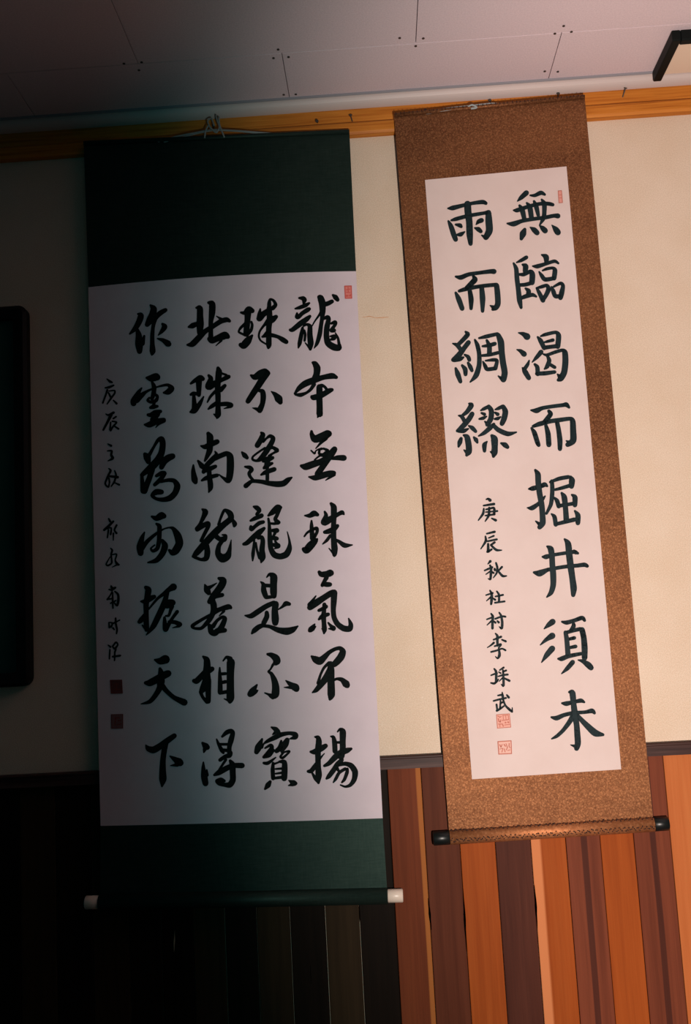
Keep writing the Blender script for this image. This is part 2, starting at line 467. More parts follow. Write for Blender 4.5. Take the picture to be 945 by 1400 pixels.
def rod(name, p0, p1, r, m, parent, n=28, ends=0.0, rings=1):
    bm = bmesh.new(); d = (p1 - p0)
    if ends:
        e = d.normalized() * ends
        tube(bm, [p0, p0 + e, p1 - e, p1], [r - ends, r, r, r - ends], n)
    else: tube(bm, [p0.lerp(p1, k / rings) for k in range(rings + 1)], r, n)
    o = link(name, bm, m, parent, smooth=True)
    for f in o.data.polygons:
        if len(f.vertices) > 4: f.use_smooth = False
    return o

# ---------------------------------------------------------------- left scroll
LD = make_depth(-.036, -.034, 190, 1230, .0016, .7)
L_root = empty('hanging_scroll', W(330, 1230, -.02))
tag(L_root, 'wide dark green silk hanging scroll with four columns of flowing brush characters', 'scroll', 'hanging calligraphy scrolls')
GT = [(114.7, 195.5), (477.8, 179.5), (487, 371), (121, 393)]
PT = [(121, 393), (487, 371), (523.3, 1118.5), (137.7, 1129)]
GB = [(137.7, 1129), (523.3, 1118.5), (530, 1226), (137, 1235)]
link('upper_mount', sheet(GT, LD(0), .0010, 16, 10, 0, -4.5), M_silk_g, L_root)
pl = link('paper', sheet(PT, LD(.0002), .0012, 20, 40, -4.5, .8), M_pap_l, L_root)
link('lower_mount', sheet(GB, LD(0), .0010, 16, 6, .8, 0), M_silk_g, L_root)
a, b2 = LD(.004)(114.7, 196), LD(.004)(477.8, 180)
bm = bmesh.new(); tube(bm, [a, b2], .0058, 12); link('top_stave', bm, M_silk_g, L_root, smooth=True)
ry = -.020
a, b2 = W(136, 1233.5, ry - .016), W(530, 1224.8, ry - .016)
rod('roller', a, b2, .0185, M_silk_g, L_root)
e = (b2 - a).normalized()
rod('roller_knob', a - e * .033, a - e * .0002, .0152, M_bone, L_root, ends=.0015)
rod('roller_knob', b2 + e * .0002, b2 + e * .036, .0152, M_bone, L_root, ends=.0015)
# hanging cord with its bow over a nail
nailp = W(292, 172, -.034)
bm = bmesh.new(); tube(bm, [W(292, 176, -TW), nailp], .002, 8); tube(bm, [nailp, nailp + Vector((0, -.002, .0005))], .0045, 10)
link('nail', bm, M_nail, trim)
def cpath(pts, y=-.036, n=4): 
    c = catmull([(p[0], p[1], (p[2] if len(p) > 2 else y)) for p in pts], n); return [W(p[0], p[1], p[2]) for p in c]
bm = bmesh.new()
tube(bm, cpath([(216, 194, -.040), (240, 187, -.041), (268, 181.5, -.041), (291, 177.5, -.041), (320, 178.5, -.041), (352, 181, -.041), (384, 183.5, -.040)]), .0022, 8)
tube(bm, cpath([(224, 194.5, -.040), (252, 187, -.0415), (290, 178.5, -.0435), (330, 180, -.0415), (372, 184.5, -.040)]), .0018, 8)
tube(bm, cpath([(280, 189, -.044), (281, 180, -.045), (285, 172, -.045), (290, 177, -.046), (296, 181, -.046), (300, 174, -.045), (297, 165, -.043), (295, 157, -.038)]), .0022, 8)
tube(bm, cpath([(307, 188, -.044), (304, 181, -.045), (300, 170, -.045), (299, 160, -.040)]), .0022, 8)
tube(bm, cpath([(288, 176, -.044), (284, 166, -.043), (289, 162, -.043), (293, 172, -.045)]), .0020, 8)
link('hanging_cord', bm, M_cord, L_root, smooth=True)
LEFT = """
390 390
165,150,20 210,155,45 225,175,50 215,210,20;118,275,14 170,262,35 240,235,40 282,210,20;140,330,20 140,370,45 160,370,40 200,330,40 270,285,45 290,275,20;60,525,30 90,520,45 180,450,55 250,400,50 290,365,30;205,500,25 190,580,40 170,680,40 155,735,12;215,480,15 255,460,25 290,485,45 290,580,55 300,680,60 295,750,30;290,740,25 235,675,8;225,530,20 235,580,25 228,650,22;312,485,8 350,420,12 400,350,20 420,320,30;395,135,30 415,150,65 435,210,70 440,300,60 435,380,40 420,480,40 405,580,45 375,680,35 340,740,5;440,230,50 500,215,45 550,190,40;560,115,20 590,140,50 615,170,40;440,400,20 495,375,40 510,400,45 490,500,55 485,600,55 505,680,65 570,725,70 630,735,60 645,700,20;635,700,30 620,620,22 590,560,10;540,450,20 585,435,40 590,460,30 540,530,35 575,530,40;530,600,15 580,600,40 570,625,40 515,645,8
390 480
325,135,25 350,150,55 375,200,70 370,270,65 350,330,70;110,500,15 170,430,50 240,380,65 330,345,65 450,308,50 550,292,60 600,308,35;120,510,20 180,515,40 250,490,25 300,450,30 340,390,40;405,500,60 405,430,60 430,405,35 465,420,25 490,455,30;550,455,35 520,465,50 460,500,55 400,530,60 330,545,55 310,530,20;400,420,55 402,550,62 405,650,62 405,740,65;400,745,45 380,780,8;425,730,30 432,755,12
390 570
310,170,25 315,210,45 350,260,75 430,235,85 500,200,80 520,200,50;480,250,40 420,305,25 360,370,8;305,395,12 345,430,18 360,400,10 395,380,14 430,375,25;405,385,20 400,430,25 440,450,35 490,420,45 500,395,30 450,372,20;430,440,25 380,475,15 345,505,12;190,575,30 240,585,70 330,555,70 420,525,60 500,480,60;580,380,60 545,430,70 490,510,65 430,600,60 380,670,60;550,490,25 620,480,50 690,482,60;280,705,15 350,715,55 430,690,65 520,665,60 570,660,50;580,680,25 520,715,20 475,745,5
390 670
230,300,12 290,300,45 340,275,60 380,290,35;310,360,15 310,420,35 315,500,45 320,570,50;225,545,14 260,500,20 320,465,28 370,450,35 375,490,30 345,550,30;220,695,45 250,705,75 300,650,80 350,600,60 378,575,15;540,160,30 570,200,60 572,280,60 570,380,50 568,480,55 570,580,55 580,680,65 580,750,50 575,780,10;465,255,20 480,300,40 455,380,65 500,360,70 560,320,50;580,310,40 640,275,40 670,265,45 690,285,15;465,495,35 510,485,50 570,460,55 615,420,35;530,535,30 490,590,30 440,635,8;590,580,20 640,610,35 700,650,50 790,645,8;515,685,8 545,720,15 570,750,25
400 770
315,105,35 340,130,55 400,130,65 445,115,70 460,120,45;400,170,45 370,220,35 350,260,35;350,250,30 400,250,50 440,250,45;275,385,10 235,440,25 200,490,45;205,520,60 280,465,70 370,405,60 440,360,60 480,340,55;490,345,65 485,450,60 480,550,50 490,640,50 530,715,55 600,765,60 670,770,60 685,720,45 660,650,12;375,485,40 375,520,40;310,555,30 345,540,35 395,510,40;375,530,35 365,620,50 370,700,45 375,780,50 370,825,15;310,660,20 350,625,45 420,600,35;200,795,30 215,780,55 240,750,45 262,715,10;235,770,50 270,745,15;420,700,15 450,735,30 480,765,55;345,770,8 370,790,10;425,770,8 480,770,40
400 870
225,235,20 270,270,70 320,290,80 370,250,60 430,190,40 500,150,35 560,140,40 590,180,65 570,240,75 530,290,70 490,330,60;450,320,50 450,400,75 452,500,72 455,600,75 455,690,75 440,740,25;430,310,30 370,370,25 330,450,22 300,550,30;235,660,12 280,630,45 340,560,60 400,480,70 440,380,50;480,520,20 520,500,25 580,510,45 630,560,75 645,580,50
400 990
265,150,15 300,160,45 310,210,60 300,300,60 300,400,55 302,500,55 308,600,65 305,690,25;215,325,25 260,325,55 340,285,60 390,255,45;185,555,30 220,550,45 260,500,45 300,440,30;235,580,20 270,640,35 300,680,25;375,345,5 340,385,15 310,430,20;450,145,12 480,155,35 495,220,50 500,320,50;530,90,12 560,60,25 590,90,65 590,200,60 590,300,60 570,380,70;500,215,20 560,215,25;375,490,25 430,460,45 500,390,60 560,340,60 640,310,55 690,290,25;400,640,20 430,610,45 490,530,50 530,470,50 580,420,40;540,480,30 620,465,40 690,490,55 735,560,60 725,650,50 680,715,35 620,735,20 565,715,12;510,500,40 550,560,20;480,685,10 510,640,30 550,570,30 620,525,30;580,685,15 610,650,30 640,570,35 645,525,25
310 390
168,320,20 210,325,40 260,290,75 300,300,50;250,300,75 245,400,60 235,500,60 225,570,50;290,430,20 300,470,25 285,530,30 235,590,30;220,590,20 160,560,20 140,545,15 165,500,25 220,450,30;165,700,45 200,705,75 250,650,75 300,590,20;500,300,40 500,220,40 510,165,20 550,180,25 575,230,35 540,270,45;490,300,55 430,340,60 385,390,65;395,280,15 385,340,40 385,390,60;580,370,40 540,400,65 500,420,70 440,470,25 390,540,18 378,600,18 400,650,16 460,690,14;500,260,50 505,400,60 495,500,55 495,600,55 495,700,55 490,735,25;420,605,20 460,590,40 520,585,40 600,605,35 660,640,50 700,665,45;430,600,20 490,540,40
310 480
285,285,20 330,305,60 400,270,85 450,250,80 485,260,50;470,260,70 420,330,70 370,410,65 310,500,60 250,590,50;370,465,20 420,475,50 430,540,55 420,620,50 390,690,60;390,700,50 350,680,30 305,668,5;525,475,8 570,510,45 610,560,80 630,600,50
310 570
405,185,20 425,210,50 400,270,55 360,335,55;450,365,20 380,410,18 310,465,18 305,500,22 350,515,25 400,490,50 470,400,55 530,300,50 545,250,45 510,225,35 470,250,20 430,290,25;480,380,25 540,360,30 590,390,45;600,400,25 540,430,20 500,460,30;430,520,30 480,500,60 540,480,35;440,600,30 480,565,50 535,545,25;480,500,60 470,580,50;405,680,18 460,650,45 560,615,45;478,600,35 478,740,35;180,415,18 210,450,50 240,480,35;215,585,18 270,595,40 295,620,40 265,660,35 275,700,30 310,740,25;225,810,50 250,790,45 300,755,35 400,760,40 500,780,50 600,790,60 670,780,60 720,740,50 765,712,15
310 670
318,195,20 355,210,50 385,240,40 350,285,25;280,360,20 330,335,40 410,300,45;285,430,30 290,460,45 330,430,35 380,390,40 430,375,35;200,635,30 240,620,45 320,550,55 380,500,60 440,450,30;325,580,15 320,650,25 310,750,35 305,830,12;370,565,30 410,555,40 425,600,45 415,700,55 420,790,65 405,850,15;345,620,15 355,700,22 385,800,25;490,300,20 540,260,55 600,210,70 630,205,40;620,220,40 590,300,35 570,340,35 600,380,50;500,390,20 560,395,25 610,380,40;490,335,20 500,400,28 505,500,40 510,600,50 520,690,50 560,760,60 630,780,60 700,755,65 735,690,55 740,620,25 730,560,15 712,490,5;530,475,30 590,475,50;540,560,45 590,570,40;570,500,30 545,550,20;540,640,30 600,655,60;570,600,20 600,650,30;600,670,30 560,690,6
320 770
315,220,12 345,250,40 350,320,55 375,390,50 400,400,35 470,390,30;385,165,10 420,130,30 465,160,75 465,250,70 465,340,70 470,385,55;350,260,35 430,265,35;130,615,12 200,620,50 280,570,55 380,505,50 470,465,45;490,480,65 480,560,65 485,650,75 485,700,65;520,545,8 570,510,25 610,475,50 650,480,35;385,580,40 385,630,50 350,700,50;210,825,18 240,790,50 290,750,50 350,725,40;340,735,30 420,745,35 520,785,55 620,800,75 690,780,60 750,740,12
320 870
395,210,25 440,220,50 490,255,75 505,290,75 490,310,60;460,330,25 430,385,15 405,415,20 440,440,35 475,520,60 490,600,75 485,680,80 455,715,45;440,700,50 400,680,20 362,665,10;190,680,60 220,640,65 270,570,15;205,680,50 250,650,45 280,635,10;610,520,10 660,560,45 720,600,80 735,620,60;690,600,40 590,600,5
320 985
440,80,15 490,105,50 520,140,50;480,145,30 455,165,10;265,370,50 290,310,70 330,220,20;330,320,20 350,275,15 400,240,35 480,200,50 560,165,45 650,150,35 720,165,50 720,195,50 660,215,12;365,325,15 430,290,30 445,320,40 400,380,40 350,430,30;350,430,30 410,405,50 460,350,35;350,500,25 400,500,35 490,435,10;500,360,45 540,320,50 555,240,20;560,340,60 600,280,70 625,230,50;560,380,15 640,360,18 650,370,18 610,410,20 570,440,25 545,425,20 580,380,18;460,500,25 455,580,40 460,680,40;530,485,20 590,490,50 595,580,60 590,680,60;460,680,25 580,665,30;490,570,15 560,565,22;490,625,15 560,615,22;460,515,20 530,490,15;365,805,20 400,760,55 425,720,30;645,705,10 700,735,60 725,740,35;690,750,40 640,765,8
240 390
245,265,20 285,270,60 288,360,65 290,460,75 285,560,55;155,490,20 200,475,55 260,450,40;140,700,20 200,690,60 280,610,60 350,540,50 430,490,45 530,425,50 600,405,50 635,420,30;540,400,30 480,362,5;390,205,30 430,220,65 430,320,65 415,430,45 415,540,45 415,600,50;400,630,50 430,650,60 500,620,65 580,590,80 615,605,45;540,650,20 475,710,5
240 490
180,295,20 230,260,40 290,230,60 320,240,45;275,250,65 275,330,55 275,430,40;180,425,25 215,410,35 280,425,30;215,430,30 220,520,45 225,590,60;175,630,20 220,610,65 280,540,45 330,450,12;500,115,35 510,160,65 500,260,60 495,360,55 500,450,55 500,560,50 500,660,60 485,705,10;390,200,25 415,240,50 390,330,75 450,300,65 530,260,40 600,225,45 625,215,40;540,175,20 600,195,20;375,515,12 410,450,25 470,385,30;530,370,50 580,320,35;385,595,15 430,560,40 490,520,40;510,540,40 600,535,45 650,550,55;650,565,30 570,590,5;450,655,10 490,680,40
240 580
385,110,40 405,150,70 405,230,65 400,310,60 370,380,40 345,430,20;300,255,15 350,265,50 430,230,55 490,205,50;210,480,15 210,560,45 225,650,65 235,680,45;265,430,20 310,490,55 320,510,30;465,320,12 480,355,35 440,410,55 370,480,50 330,560,40;450,400,60 530,370,50 600,345,50 640,380,70 645,480,75 640,580,70 620,660,60 560,630,25 510,590,8;325,560,25 390,530,50 470,495,35;310,660,20 370,630,45 490,600,35;395,520,40 400,620,50 410,700,55 410,750,50 390,800,10
240 680
315,140,18 350,170,60 330,230,45 290,310,30 250,370,40;255,380,40 310,340,50 380,305,45 385,340,40 340,430,35 300,510,30;205,695,25 250,650,60 330,560,70 420,460,70 500,380,70 580,310,60 650,250,60 640,190,60 580,150,30 540,200,12 500,320,15;570,160,20 530,260,15 515,330,15;220,700,30 300,730,30 360,715,55 375,640,60 365,560,50;670,260,25 695,310,50 690,335,30;480,460,50 520,490,45 570,490,60 590,450,30 550,440,12;550,510,40 510,570,45 500,660,60 550,715,90 610,690,75 635,620,40 655,500,5
240 775
345,210,15 370,270,65 390,305,50;385,250,45 430,225,25 485,190,5;510,135,30 560,160,70 540,220,75 490,290,70 450,340,70 400,410,50;440,350,50 550,330,40;430,390,60 450,460,65 440,540,55 400,620,50 330,700,35 290,725,30 220,720,25 200,690,35 310,620,30 400,570,30;450,530,60 520,500,45 620,470,55 650,480,30;570,520,25 515,575,8;400,690,40 420,760,60 460,780,60 500,750,60 580,745,45;440,700,45 490,630,30 550,590,30 580,610,45 550,690,55 520,740,60
240 875
325,195,20 365,230,60 372,290,70 370,360,80;220,480,45 250,480,60 310,420,60 370,370,70 430,340,50;375,400,60 365,480,85 325,570,70 300,610,45;380,480,70 385,620,55 385,720,50;295,610,35 320,670,30 370,730,35;410,465,15 390,520,40;520,325,12 520,400,30 525,500,45 525,615,50;560,245,12 600,200,25 640,225,60;650,260,85 645,400,75 645,550,75 645,680,80 640,725,40;520,400,30 590,395,28;540,500,30 590,490,35;540,620,35 620,605,35;570,690,5 620,710,25
245 985
275,265,25 310,300,65 330,315,55;300,340,40 290,375,12;285,490,12 285,570,40 295,660,65 310,740,60;325,580,12 325,640,40;505,190,20 560,140,45 610,125,45 630,150,45 610,230,55 590,310,45 590,380,45;440,220,12 465,280,30 500,350,40 520,380,25;480,280,25 570,280,25;500,345,30 590,355,35;600,380,50 590,410,50 540,425,40 480,465,35;550,460,25 510,520,22 470,580,20;415,640,25 470,610,55 560,560,55 640,530,50 740,530,55;600,475,30 625,520,60 630,620,60 630,700,60 595,755,60 530,755,40 470,740,40 440,710,30 490,700,50 530,710,30
160 400
245,250,15 280,270,60 260,340,60 215,420,50 150,485,15;235,430,30 255,500,60 260,600,80 265,690,55;300,600,45 320,510,20;395,150,20 430,190,65 420,250,70 390,320,75 355,375,50;570,205,40 510,240,50 450,300,50 425,400,35 415,500,40 415,600,45 418,690,60 408,735,10;535,370,25 560,400,55 530,450,40 485,500,8;475,540,10 540,560,40 600,600,65 615,610,30
160 495
350,185,25 400,190,70 460,175,80 480,185,50;405,220,15 435,290,45 430,370,45 410,430,35;290,305,12 250,360,40 200,450,65 195,485,60;230,450,60 290,390,50 350,345,25 450,300,12 540,275,22 600,270,30 640,310,60 600,350,60 550,360,20;440,380,30 475,400,25 460,450,35 400,470,30 360,450,25 380,420,20;395,535,30 430,525,45 475,520,25;440,480,25 420,520,25;365,620,30 400,620,45 450,595,55 510,580,35;480,610,50 420,680,60;325,735,18 380,735,60 460,700,60 550,680,45;555,690,35 490,730,20 455,770,5
165 590
285,265,35 310,300,75 325,355,50;340,270,35 390,180,25 440,100,35 480,90,60 495,150,60 480,250,65 440,330,75 380,400,80 310,460,60 250,510,40;250,520,30 255,600,40 265,700,55;370,440,60 340,540,55 300,640,60 280,700,60;610,290,60 560,310,70 510,350,70 480,420,50;420,520,30 480,490,45 520,490,35 470,560,45 400,625,35;470,590,25 560,570,35 630,580,45 665,640,65 640,720,60 580,780,60 500,800,45 420,790,30 370,750,35 420,710,60 480,710,50
165 680
365,225,20 420,245,55 480,215,75 510,220,50;420,310,20 455,340,45 455,430,45 450,520,45 430,600,40 380,630,30 355,600,15 400,560,12;280,410,12 250,480,45 230,580,75 235,655,60;250,600,50 310,520,40 400,440,30 500,375,14 570,355,14 620,370,40 670,450,75 690,540,80 650,620,80 610,650,60 570,620,25;490,505,30 520,570,65 490,660,60 420,740,50 320,765,12
165 785
295,155,35 325,185,65 315,260,60 300,350,55 300,450,50 300,550,55 305,640,50 300,665,20;240,320,18 290,320,50 350,285,55 395,265,40;220,560,40 240,540,50 280,480,35;255,600,12 300,650,30;620,150,75 570,180,50 500,235,35 430,290,25 330,410,15;545,200,50 530,280,50 500,370,60 450,480,60 390,600,55 340,670,30 300,715,5;560,330,60 610,335,65;540,375,50 600,370,50 585,430,30 565,485,25 530,490,15;515,510,25 520,590,45 525,650,50;530,650,50 600,530,30 665,440,35;570,560,30 640,565,40 695,590,50;690,610,25 610,630,5
170 880
360,190,20 420,205,70 480,185,90 490,190,80;250,460,35 300,460,70 380,420,75 460,375,75 515,350,70;420,295,30 430,340,55 430,440,80 415,520,60 370,600,50 300,680,40 195,708,5;440,490,60 500,560,45 580,630,45 660,670,60 705,690,70
175 985
210,290,10 240,330,55 300,345,70 380,300,65 460,240,60 545,180,50;440,270,60 425,360,55 412,460,55 408,580,65 410,690,75 400,775,15;495,420,12 550,455,50 600,490,85 620,500,60;580,520,40 500,530,5
"""
RIGHT = """
685 245
195,258,8 240,215,45 300,160,55;345,190,15 400,190,35 470,160,45 515,180,25;150,365,15 190,365,45 280,335,40 400,300,38 500,285,38 570,290,40 610,300,35;220,310,25 250,360,55 275,465,45;305,280,20 340,330,55 360,460,50;390,260,25 415,320,50 440,425,35;480,240,20 510,290,50 510,400,45 500,460,45 455,540,12;75,520,15 150,525,55 250,490,40 400,465,38 520,450,40 620,430,40 670,432,55;280,590,35 260,640,70 240,700,35;345,565,10 390,595,55 425,630,55;455,545,10 490,575,50 520,605,60;600,540,8 645,590,60 670,625,65
685 335
185,205,12 240,180,35 300,145,40;150,215,20 180,280,45 190,400,50 205,520,50 220,650,55 238,735,30;255,230,20 290,250,60 285,310,50 ;215,345,25 270,345,40 350,310,40 370,350,60 365,440,60 ;220,470,35 290,465,40 360,445,40;290,510,20 325,540,50 320,590,45;235,625,35 300,600,45 370,585,40 415,605,20;480,115,15 530,140,60 535,200,45;375,248,15 430,250,45 530,220,35 630,190,35 675,215,20;490,300,15 540,280,30 610,270,30 635,300,50 625,390,50;450,315,15 480,360,40 520,405,45 625,390,40;420,505,20 450,560,40 495,650,50;425,505,20 480,490,35 540,475,35 560,520,50 530,590,45 495,640,45;595,490,15 615,540,45 640,600,45 700,600,40;620,490,20 700,450,35 730,480,40 715,560,55 700,620,50
690 430
165,215,10 220,230,45 265,260,75;145,412,8 190,430,40 230,465,60;210,625,12 240,670,55 285,745,50 ;235,640,40 270,590,35 290,540,12;390,265,20 425,310,50 465,395,45;425,255,15 480,235,35 600,210,35 635,250,55 625,375,55;465,390,45 540,380,40 625,370,45;455,330,12 510,315,28 570,300,35;325,560,8 380,500,40 430,440,50;455,465,15 500,475,30 600,440,35 680,420,35 710,450,60 715,560,65 700,680,65 660,750,65 630,770,30;620,700,10 650,730,50;500,480,25 525,540,45 500,610,45 470,640,15;540,590,35 590,620,35 ;355,585,25 385,620,45 390,700,45 ;380,695,40 480,690,45 590,675,35
700 530
225,265,15 290,270,55 360,240,40 480,220,38 600,205,40 640,200,50 672,232,25;435,275,35 455,310,50 420,360,50 380,410,50;250,455,30 330,425,50 450,395,45 560,380,45 690,365,40 715,400,60 720,500,65 720,620,70 655,670,50;640,625,12 690,650,50;230,475,20 265,530,50 300,640,50 315,675,40;400,445,35 425,540,55 435,670,55;530,400,45 550,500,50 565,620,55 565,720,45
710 630
190,110,25 220,160,60 225,260,60 240,380,60 265,520,60 275,650,60 275,730,65 240,780,50;195,710,12 240,745,40;115,330,18 160,325,50 250,300,45 300,280,50 330,298,20;95,552,8 150,555,50 220,510,40 270,460,35 305,415,12;365,250,25 470,210,40 580,190,40;605,190,30 620,230,65 615,300,55;420,340,25 500,320,35 600,290,40;385,240,40 390,330,45 385,430,45 370,520,40 320,620,25;500,380,25 530,430,60 545,560,55 555,700,60;415,435,20 445,470,45 465,535,45;460,530,40 560,515,35 650,500,40;620,400,20 655,430,55 655,520,50;380,625,15 415,660,45 430,750,45;430,745,35 530,720,40 650,690,45;655,590,20 690,640,55 690,730,50
710 725
330,190,20 370,220,65 385,300,60 390,400,60 400,520,65 400,640,60 375,730,50 325,785,12;535,105,20 575,160,65 590,300,70 605,420,70 625,560,65 640,680,70 635,760,45;275,312,18 315,312,50 400,290,35 540,268,35 640,255,40 690,270,25;645,240,25 665,260,45;175,495,25 240,505,70 330,465,40;330,465,40 430,445,38 560,425,38 680,415,40 765,405,45 800,420,35
725 825
165,298,8 220,250,50 265,215,65;120,488,8 190,425,40 260,380,70;135,692,8 200,600,55 260,530,65;375,215,20 430,225,45 520,200,40 610,170,45 640,200,30;510,240,35 510,270,45 480,320,40;415,340,40 430,420,50 445,600,55;420,345,35 500,320,40 590,300,40;610,310,60 630,400,60 640,520,65 640,640,60;455,420,30 520,405,38;460,520,30 535,505,38;330,650,20 370,650,50 450,620,45 600,590,35;370,825,8 440,760,45 500,690,50;565,665,10 620,680,40 680,720,65 715,755,60
735 930
375,140,25 410,150,65 425,280,60 440,400,70 460,520,60 470,650,65 475,740,65 460,800,55;390,760,5 440,775,35;290,270,20 340,275,50 430,255,35 510,240,45 550,258,20;165,435,20 225,445,50 310,410,42 420,385,40 560,375,35 640,360,50 670,385,30;420,420,60 370,500,50 300,590,40 230,655,35 168,688,12;460,400,35 520,470,50 600,550,65 680,620,75 770,640,30
590 250
195,300,15 250,295,50 350,270,40 480,240,35 600,225,45 640,240,35;425,250,75 430,340,75 445,460,70 450,600,70 460,715,45;235,440,20 290,425,40 400,395,40 500,375,38 620,355,35 660,350,50;670,350,60 675,450,75 680,560,75 640,640,60;590,615,10 640,645,50;200,450,20 230,510,50 260,600,55 285,665,50;285,490,20 335,500,45 350,515,30;300,610,20 345,605,45 390,575,12;525,490,8 555,455,45 590,440,50;510,530,15 550,545,50 580,570,40
600 345
200,285,20 260,295,50 350,260,42 480,240,38 600,225,45 650,225,55;405,280,25 425,320,60 380,370,55 330,420,50;240,455,30 320,430,45 450,405,40 560,390,40 680,380,40;680,390,55 690,480,60 695,600,60 670,650,55 635,670,30;605,625,10 650,650,50;200,475,25 235,550,55 275,660,50;365,450,45 380,550,55 380,660,35;505,420,50 515,540,60 515,690,35
600 435
315,160,20 340,190,50 290,250,45 230,310,40;165,298,12 220,320,45 270,390,40;350,285,50 300,350,50 240,430,60 170,490,45;180,500,30 250,480,45 290,460,20;305,430,20 345,455,40 360,490,40;200,590,25 225,660,55 255,745,40;275,555,25 310,600,50 315,660,40;345,525,25 370,570,45 390,615,35;425,255,20 455,320,45 475,420,45 475,550,50 440,670,55 370,750,12;475,235,20 560,215,40 690,185,35;700,200,50 730,280,70 740,400,65 755,520,65 775,640,65 760,720,65;700,680,12 750,720,45;515,330,20 590,320,40 660,300,40;565,260,25 595,330,50 595,420,50;505,440,25 600,430,35 700,405,35;520,510,15 545,560,40 570,600,40 660,590,40;550,500,15 640,490,35 685,500,35 665,590,45
605 535
315,145,20 340,165,55 290,240,45 240,280,30;190,285,12 230,300,40 270,370,40;350,265,50 310,330,55 250,400,55 175,465,30;190,475,20 250,465,45 305,440,15;310,405,15 350,430,45 390,470,35;250,515,20 290,540,60 310,640,65 310,710,65 285,750,30;255,690,12 290,720,45;220,555,35 205,600,50 190,650,20;370,540,20 395,570,45 410,600,25;450,225,12 490,205,35 540,180,35;545,180,45 575,230,55 570,320,55 530,390,50;500,355,15 530,385,40;460,255,20 495,270,35;435,325,20 480,315,35 520,295,12;620,215,12 660,200,35 710,175,35;715,180,45 740,240,60 725,320,60 700,380,50;620,250,20 650,270,40;615,325,20 650,320,35 685,300,12;425,525,12 490,490,40 560,430,50 605,385,30;600,400,40 660,455,50 770,500,50 870,480,12;580,520,30 610,560,75 615,660,65 610,720,70 600,765,30;565,710,12 600,730,40;525,590,12 495,630,50 495,700,35;690,610,20 735,630,55 765,655,40
"""
